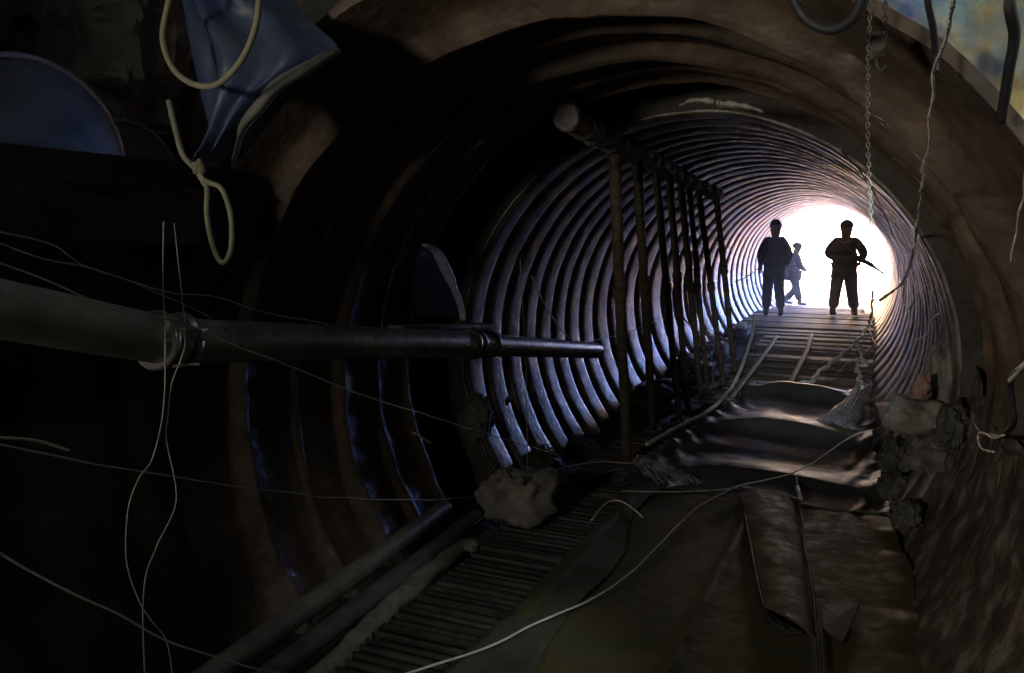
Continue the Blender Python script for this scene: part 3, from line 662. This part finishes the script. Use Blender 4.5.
# tarp edge polylines in the hanging plane: left edge top->tip, right edge top->tip
Lp = catmull([atY(170, -60, yt), atY(182, 0, yt), atY(193, 60, yt), atY(205, 110, yt), atY(215, 150, yt), atY(228, 168, yt)], 8)
Rp = catmull([atY(275, -60, yt+.15), atY(293, 0, yt+.15), atY(315, 25, yt+.15), atY(337, 52, yt+.15), atY(296, 90, yt+.12), atY(232, 168, yt+.04)], 8)
n = len(Lp); K = 26; vs = []; fs = []
for i in range(n):
    for k in range(K+1):
        t = k/K; p = Lp[i]*(1-t)+Rp[i]*t
        b = math.sin(PI*t); p = p+Vector((0, -.16*b*(.5+.5*i/n)+.03*math.sin(t*14+3*noise.noise(Vector((i*.08, t*2, 0))))*b, 0))
        vs.append(p-tp.location)
m0 = len(vs); vs += [p+Vector((0, .006, 0)) for p in vs]
for i in range(n-1):
    for k in range(K):
        a = i*(K+1)+k; fs.append((a, a+1, a+K+2, a+K+1)); fs.append((a+m0, a+K+1+m0, a+K+2+m0, a+1+m0))
mb = MB(); mb.add(vs, fs); mb.build('tarp_body', m_tarp, tp)
hem = catmull([atY(337, 50, yt+.13), atY(312, 62, yt+.06), atY(280, 84, yt), atY(255, 112, yt), atY(238, 140, yt+.02), atY(231, 166, yt+.03)], 8)
mb = MB(); mb.tube(wob(local(hem, tp), .012, 9), [.012+.035*math.sin(PI*min(1, (i+3)/(len(hem)+2))) for i in range(len(hem))], seg=14, flat=.45); mb.build('hem', m_hem, tp)['label'] = 'dusty grey hem'
def drum(c, ax, r, L, name, m, label):
    e = empty(name, c); tag(e, label, 'drum', 'drums on the left ledge'); ax = ax.normalized()
    prof_ = [(0, r*.90), (0, r), (.025, r*1.03), (.05, r), (L*.30, r), (L*.32, r*1.025), (L*.36, r*1.025), (L*.38, r), (L*.62, r), (L*.64, r*1.025), (L*.68, r*1.025), (L*.70, r), (L-.05, r), (L-.02, r*1.03), (L, r)]
    mb = MB(); mb.tube([ax*a for a, _ in prof_], [b for _, b in prof_], seg=56, caps=False); mb.build('shell', m, e, auto=40)
    mb = MB(); mb.tube([ax*.02, ax*.03, ax*.031], [r*.99, r*.99, r*.3], seg=56); mb.build('drum_lid', m, e, auto=40)
    mb = MB(); u = ax.orthogonal().normalized(); w = ax.cross(u)
    mb.tube([ax*.022+u*math.cos(t)*r*.62+w*math.sin(t)*r*.62 for t in [2*PI*k/48 for k in range(48)]], .010, seg=8, closed=True); mb.build('lid_ridge', m_hem, e)
    mb = MB()
    u = ax.orthogonal().normalized(); w = ax.cross(u)
    mb.tube([u*math.cos(t)*r+w*math.sin(t)*r for t in [2*PI*k/56 for k in range(56)]], .012, seg=8, closed=True); mb.build('lid_rim', m_hem, e)
    return e
drum(atY(33, 157, 2.02), Vector((-.99, .12, 0)), .355, .9, 'steel_drum', m_drum, 'large dull green drum lying on the left ledge')
drum(atY(127, 182, 2.66), Vector((-.99, .12, 0)), .27, .5, 'steel_drum', m_drum, 'smaller drum lying between the large drum and the mouth rim')
rock('boulder', atY(95, 30, 2.75)+Vector((-.1, .1, 0)), (.5, .35, .62), m_rock, 'dark greenish boulder on the ledge above the drums', 'boulder', seed=81, sub=5)

# ------------------------------------------------------------------ people
def skin(name, J, E, m, parent, sub=2, root='pelvis'):
    names = list(J); idx = {k: i for i, k in enumerate(names)}
    me = bpy.data.meshes.new(name); me.from_pydata([J[k][0] for k in names], [(idx[a], idx[b]) for a, b in E], []); me.update()
    o = bpy.data.objects.new(name, me); COL.objects.link(o)
    md = o.modifiers.new('s', 'SKIN'); md.use_smooth_shade = True; md.branch_smoothing = .4
    sv = me.skin_vertices[0].data
    for k in names:
        r = J[k][1]; r = r if isinstance(r, tuple) else (r, r); sv[idx[k]].radius = r; sv[idx[k]].use_root = (k == root)
    ms = o.modifiers.new('d', 'SUBSURF'); ms.levels = sub; ms.render_levels = sub
    dg = bpy.context.evaluated_depsgraph_get(); dg.update()
    me2 = bpy.data.meshes.new_from_object(o.evaluated_get(dg)); me2.name = name
    bpy.data.objects.remove(o, do_unlink=True)
    me2.materials.clear(); me2.materials.append(m); me2.polygons.foreach_set('use_smooth', [True]*len(me2.polygons))
    o2 = bpy.data.objects.new(name, me2); COL.objects.link(o2)
    if parent: o2.parent = parent
    return o2
V = Vector
def person(loc, rz, scale, label, P_, top_m, leg_m, helmet=True, strip=True, name='person', cap=False, wide=1.0):
    root = empty(name, loc, rz); root.scale = (scale*wide, scale, scale); tag(root, label, 'person', 'workers in the tunnel')
    J = {}; E = []
    lean = P_.get('lean', 0.0)      # forward lean of the torso (forward = +Y local)
    def T(x, y, z):                 # lean about the pelvis
        if z > .95: d = z-.95; return (x, y+d*math.sin(lean), .95+d*math.cos(lean))
        return (x, y, z)
    J['pelvis'] = (T(0, 0, .95), (.15, .11)); J['waist'] = (T(0, 0, 1.10), (.135, .10)); J['chest'] = (T(0, 0, 1.32), (.17, .115))
    J['neckb'] = (T(0, 0, 1.49), (.085, .07)); J['neck'] = (T(0, .01, 1.55), (.105, .10)); J['jaw'] = (T(0, .03, 1.60), (.118, .12)); J['head'] = (T(0, .02, 1.68), (.115, .13)); J['crown'] = (T(0, .01, 1.755), (.075, .09))
    J['nose'] = (T(0, .145, 1.64), .018)
    J['earl'] = (T(-.108, .01, 1.65), (.02, .02)); J['earr'] = (T(.108, .01, 1.655), (.016, .016))
    E += [('pelvis', 'waist'), ('waist', 'chest'), ('chest', 'neckb'), ('neckb', 'neck'), ('neck', 'jaw'), ('jaw', 'head'), ('head', 'crown'), ('head', 'nose'), ('head', 'earl'), ('head', 'earr')]
    for s, S in ((-1, 'l'), (1, 'r')):
        J['sh'+S] = (T(s*.19, 0, 1.45), .062); el = P_['el'+S]; wr = P_['wr'+S]
        J['el'+S] = (el, .044); J['wr'+S] = (wr, (.030, .030)); E += [('chest', 'sh'+S), ('sh'+S, 'el'+S), ('el'+S, 'wr'+S)]
        d = (V(wr)-V(el)).normalized(); side = d.cross(V((0, 1, 0)));
        if side.length < .2: side = d.cross(V((0, 0, 1)))
        side.normalize(); nrm = d.cross(side)*(P_.get('curl', 1))
        pm = V(wr)+d*.065; J['pm'+S] = (tuple(pm), (.034, .020)); E.append(('wr'+S, 'pm'+S))
        for fi, (off, ln) in enumerate(((-.030, .066), (-.010, .078), (.010, .072), (.030, .056))):
            k1 = pm+side*off+d*.030; k2 = k1+d*ln*.5+nrm*.008; k3 = k2+d*ln*.35+nrm*.028
            for nm, q, r in (('a', k1, .0105), ('b', k2, .0095), ('c', k3, .008)): J['f%d%s%s' % (fi, nm, S)] = (tuple(q), r)
            E += [('pm'+S, 'f%da%s' % (fi, S)), ('f%da%s' % (fi, S), 'f%db%s' % (fi, S)), ('f%db%s' % (fi, S), 'f%dc%s' % (fi, S))]
        t1 = V(wr)+d*.035+side*(-.040); t2 = t1+d*.035-side*.018+nrm*.012
        J['t1'+S] = (tuple(t1), .012); J['t2'+S] = (tuple(t2), .010); E += [('wr'+S, 't1'+S), ('t1'+S, 't2'+S)]
        J['hip'+S] = ((s*.095, 0, .90), .098); J['kn'+S] = (P_['kn'+S], .062); J['an'+S] = (P_['an'+S], .042)
        an = V(P_['an'+S]); f = V(P_.get('toe', (0, 1, 0)))
        J['he'+S] = (tuple(an+V((0, 0, -.045))-f*.02), .036); J['to'+S] = (tuple(an+f*.16+V((0, 0, -.055))), .030)
        E += [('pelvis', 'hip'+S), ('hip'+S, 'kn'+S), ('kn'+S, 'an'+S), ('an'+S, 'he'+S), ('he'+S, 'to'+S)]
    skin('person_body', J, E, m_skin, root, 2)
    # jacket
    A = {k: J[k] for k in ('pelvis', 'waist', 'chest', 'neckb', 'shl', 'shr', 'ell', 'elr', 'wrl', 'wrr')}
    g = lambda r, d: tuple(x+d for x in r) if isinstance(r, tuple) else r+d
    A = {k: (c, g(r, .04)) for k, (c, r) in A.items()}
    A['hem'] = ((0, 0, .80), (.22, .17)); A['pelvis'] = (A['pelvis'][0], (.235, .18)); A['neckb'] = (T(0, 0, 1.53), (.15, .13)); A['chest'] = (A['chest'][0], (.265, .19)); A['waist'] = (A['waist'][0], (.24, .18))
    for S in 'lr': A['wr'+S] = (tuple(V(J['wr'+S][0])*.96+V(J['el'+S][0])*.04), .062); A['sh'+S] = (A['sh'+S][0], .10); A['el'+S] = (A['el'+S][0], .092)
    skin('jacket', A, [('hem', 'pelvis'), ('pelvis', 'waist'), ('waist', 'chest'), ('chest', 'neckb'), ('chest', 'shl'), ('chest', 'shr'), ('shl', 'ell'), ('shr', 'elr'), ('ell', 'wrl'), ('elr', 'wrr')], top_m, root, 2)
    B = {'pelvis': ((0, 0, .93), (.21, .16))}
    EB = []
    for S in 'lr':
        B['hip'+S] = (J['hip'+S][0], .15); B['kn'+S] = (J['kn'+S][0], .115); a = V(J['an'+S][0]); B['an'+S] = (tuple(a+V((0, 0, .04))), .105)
        EB += [('pelvis', 'hip'+S), ('hip'+S, 'kn'+S), ('kn'+S, 'an'+S)]
    skin('trousers', B, EB, leg_m, root, 2)
    for S in 'lr':
        a = V(P_['an'+S]); f = V(P_.get('toe', (0, 1, 0)))
        Bo = {'pelvis': (tuple(a+V((0, 0, .16))), .062), 'b': (tuple(a), .060), 'c': (tuple(a+V((0, 0, -.035))-f*.02), .056), 'd': (tuple(a+f*.10+V((0, 0, -.045))), (.052, .046)), 'e': (tuple(a+f*.20+V((0, 0, -.055))), (.046, .036))}
        skin('boot', Bo, [('pelvis', 'b'), ('b', 'c'), ('c', 'd'), ('d', 'e')], m_boot, root, 2)
    hc = V(T(0, .012, 1.69))
    mb = MB(); vs = []; fs = []; NA, NB = 28, 9
    for j in range(NB+1):
        ph = PI/2*j/NB
        for k in range(NA):
            t = 2*PI*k/NA; vs.append(hc+V((.130*math.cos(t)*math.cos(ph), .155*math.sin(t)*math.cos(ph), .14*math.sin(ph))))
    for j in range(NB):
        for k in range(NA): l = (k+1) % NA; fs.append((j*NA+k, j*NA+l, (j+1)*NA+l, (j+1)*NA+k))
    # brim
    o_ = len(vs)
    for k in range(NA):
        t = 2*PI*k/NA; br_ = 1.06+(.28 if math.sin(t) > 0 else 0)*max(0, math.sin(t)); vs.append(hc+V((.130*br_*math.cos(t), .155*br_*math.sin(t), -.014)))
    for k in range(NA): l = (k+1) % NA; fs.append((o_+k, o_+l, l, k))
    mb.add(vs, fs); hm = mb.build('helmet' if not cap else 'cap', m_helm, root)
    if strip:
        mb = MB(); mb.tube([hc+V((.134*math.cos(t), .159*math.sin(t), .018)) for t in [PI*1.12+PI*.76*k/14 for k in range(15)]], .017, seg=8, flat=1.0)
        mb.build('reflective_band', m_strip, hm)['label'] = 'white reflective band round the back'
    if helmet:
        mb = MB(); q = hc+V((0, .160, .045)); mb.tube([q, q+V((0, .03, 0))], [.026, .030], seg=14); mb.build('head_lamp', m_chain, hm, auto=40)
    return root
# left worker: back to us, arms slightly bent at the sides
def foot(px, py, y): return atY(px, py, y)
yl = 16.9
fl = atY(772, 320, yl); zl = zdeck(yl)
person((fl.x, yl, zl-.0), .18, 1.07, 'worker in dark clothes and helmet with a white band, left of the opening',
       dict(ell=(-.29, -.02, 1.17), wrl=(-.27, .13, .95), elr=(.30, -.03, 1.18), wrr=(.26, .14, .97), knl=(-.12, .03, .50), anl=(-.13, .0, .10), knr=(.13, .05, .50), anr=(.17, -.06, .10), toe=(0, 1, 0)), m_cloth, m_cloth, wide=.86)
yr = 17.5
fr = atY(842, 316, yr)
pr_ = person((fr.x, yr, zdeck(yr)), -.12, 1.07, 'worker in navy jacket and cap, arms bent, before the bright opening',
       dict(ell=(-.32, .02, 1.19), wrl=(-.20, .22, 1.08), elr=(.33, .02, 1.19), wrr=(.24, .24, 1.05), knl=(-.14, .03, .50), anl=(-.17, -.02, .10), knr=(.14, .06, .50), anr=(.21, .02, .10), toe=(0, 1, 0)), m_cloth2, m_cloth, helmet=False, strip=False, cap=True)
# shoulder strap and badge strip of the right worker
mb = MB(); mb.tube(catmull([(-.17, -.15, 1.50), (-.05, -.175, 1.40), (.10, -.18, 1.27), (.22, -.15, 1.14)], 6), .012, seg=6, flat=.4); s_ = mb.build('shoulder_strap', m_strip, pr_); s_['label'] = 'pale strap across the back'
mb = MB(); mb.box((.05, -.168, 1.40), (.12, .01, .035)); mb.build('back_patch', m_strip, pr_)['label'] = 'pale patch between the shoulders'
# tool held at the right worker's side
tl = empty('hand_drill', (fr.x+.28, yr+.10, zdeck(yr)+1.16), -.12); tag(tl, 'long dark tool held at the right hip of the worker in navy', 'tool')
mb = MB(); mb.tube([(-.08, .02, .02), (.10, 0, -.04), (.24, -.02, -.12)], [.05, .05, .045], seg=12); mb.build('tool_body', m_cloth3, tl, auto=40)
mb = MB(); mb.tube([(.22, -.02, -.11), (.34, -.03, -.20), (.46, -.04, -.28)], [.03, .024, .022], seg=10); mb.build('tool_barrel', m_grate, tl, auto=40)
mb = MB(); mb.tube([(-.0, .01, -.02), (-.02, .03, -.12)], [.02, .018], seg=8); mb.build('tool_grip', m_boot, tl, auto=40)
ym = 22.6
fm = atY(791, 307, ym)
person((fm.x, ym, zdeck(ym)), -1.15, .93, 'smaller worker in brown seen in profile behind the left worker',
       dict(lean=.12, ell=(-.25, .12, 1.18), wrl=(-.20, .34, 1.06), elr=(.25, .10, 1.17), wrr=(.20, .32, 1.0), knl=(-.10, .18, .52), anl=(-.11, -.12, .13), knr=(.10, .10, .50), anr=(.11, .20, .10), toe=(0, 1, 0)), m_cloth3, m_cloth3, helmet=False, strip=False)

# ------------------------------------------------------------------ light
w = bpy.data.worlds.new('world'); SC.world = w; w.use_nodes = True; nt = w.node_tree; bg = nt.nodes['Background']
tc = nt.nodes.new('ShaderNodeTexCoord'); sx = nt.nodes.new('ShaderNodeSeparateXYZ'); nt.links.new(tc.outputs['Generated'], sx.inputs[0])
rp = nt.nodes.new('ShaderNodeValToRGB'); mp = nt.nodes.new('ShaderNodeMapRange'); mp.inputs['From Min'].default_value = -.14; mp.inputs['From Max'].default_value = .14
nt.links.new(sx.outputs['X'], mp.inputs['Value']); nt.links.new(mp.outputs['Result'], rp.inputs['Fac']); nt.links.new(rp.outputs['Color'], bg.inputs['Color'])
e = rp.color_ramp.elements; e[0].position = 0.1; e[0].color = (1.0, .60, .32, 1); e[1].position = .85; e[1].color = (.22, .38, 1.0, 1); x = e.new(.44); x.color = (.90, .74, .62, 1); x = e.new(.62); x.color = (.55, .62, .95, 1)
bg.inputs['Strength'].default_value = 72.0
pl = bpy.data.lights.new('mouth_portal', 'AREA'); pl.shape = 'RECTANGLE'; pl.size = 3.3; pl.size_y = 3.3; pl.cycles.is_portal = True
po = bpy.data.objects.new('mouth_portal', pl); COL.objects.link(po); po.location = (0, 25.7, 0); po.rotation_euler = (-PI/2, 0, 0)
# unseen fill lamps, added to brighten the near end
def area(name, loc, target, size, e, col):
    l = bpy.data.lights.new(name, 'AREA'); l.size = size; l.energy = e; l.color = col
    o = bpy.data.objects.new(name, l); COL.objects.link(o); o.location = loc
    o.rotation_euler = (Vector(target)-Vector(loc)).to_track_quat('-Z', 'Y').to_euler(); return o
area('rock_fill', (3.0, 1.7, 2.7), (2.6, 3.0, 1.2), .5, 42, (.95, 1.0, .92)).data.spread = math.radians(90)  # added fill beside the painted rock, the shaft roof is closed
area('overhead_fill', (.5, -.5, 4.8), (.2, 1.0, 0), 1.2, 8.0, (.9, 1.0, 1.0))  # weak fill added under the closed roof, no hole there
area('front_fill', (-1.25, -1.9, 1.1), (1.1, 4.6, .9), .5, 15, (1.0, .90, .76)).data.spread = math.radians(70)  # fill added behind the viewer for roof, right wall and floor
sp = bpy.data.lights.new('deck_fill', 'SPOT'); sp.energy = 620; sp.spot_size = math.radians(17); sp.spot_blend = .7; sp.shadow_soft_size = .03; sp.color = (.93, .97, 1.0)  # spot added next to the viewer to brighten the deck cables
so = bpy.data.objects.new('deck_fill', sp); COL.objects.link(so); so.location = (1.0, -.15, 1.05)
so.rotation_euler = (Vector((.30, 11.0, -.70))-so.location).to_track_quat('-Z', 'Y').to_euler()
mb = MB(); mb.tube([(0, 9.5, 0), (0, 12, 0), (0, 16, 0), (0, 25.3, 0)], 1.475, seg=64)
hz = mb.build('glare_haze', m_out); hz.data.materials.clear()
hm_ = bpy.data.materials.new('glare_haze'); hm_.use_nodes = True; nt = hm_.node_tree; nt.nodes.clear()
vo = nt.nodes.new('ShaderNodeVolumePrincipled'); vo.inputs['Density'].default_value = .028; vo.inputs['Anisotropy'].default_value = .35; vo.inputs['Color'].default_value = (.9, .9, .95, 1)  # thin volume added to give the glow around the workers
ou = nt.nodes.new('ShaderNodeOutputMaterial'); nt.links.new(vo.outputs[0], ou.inputs['Volume']); hz.data.materials.append(hm_)
tag(hz, 'thin bright haze standing in for the glare, filling the far part of the tunnel', 'haze', kind='stuff')
SC.view_settings.view_transform = 'Standard'; SC.view_settings.look = 'None'; SC.view_settings.gamma = 1.0; SC.view_settings.exposure = 0.0
SC.view_settings.use_curve_mapping = False
SC.cycles.max_bounces = 8; SC.cycles.use_denoising = True
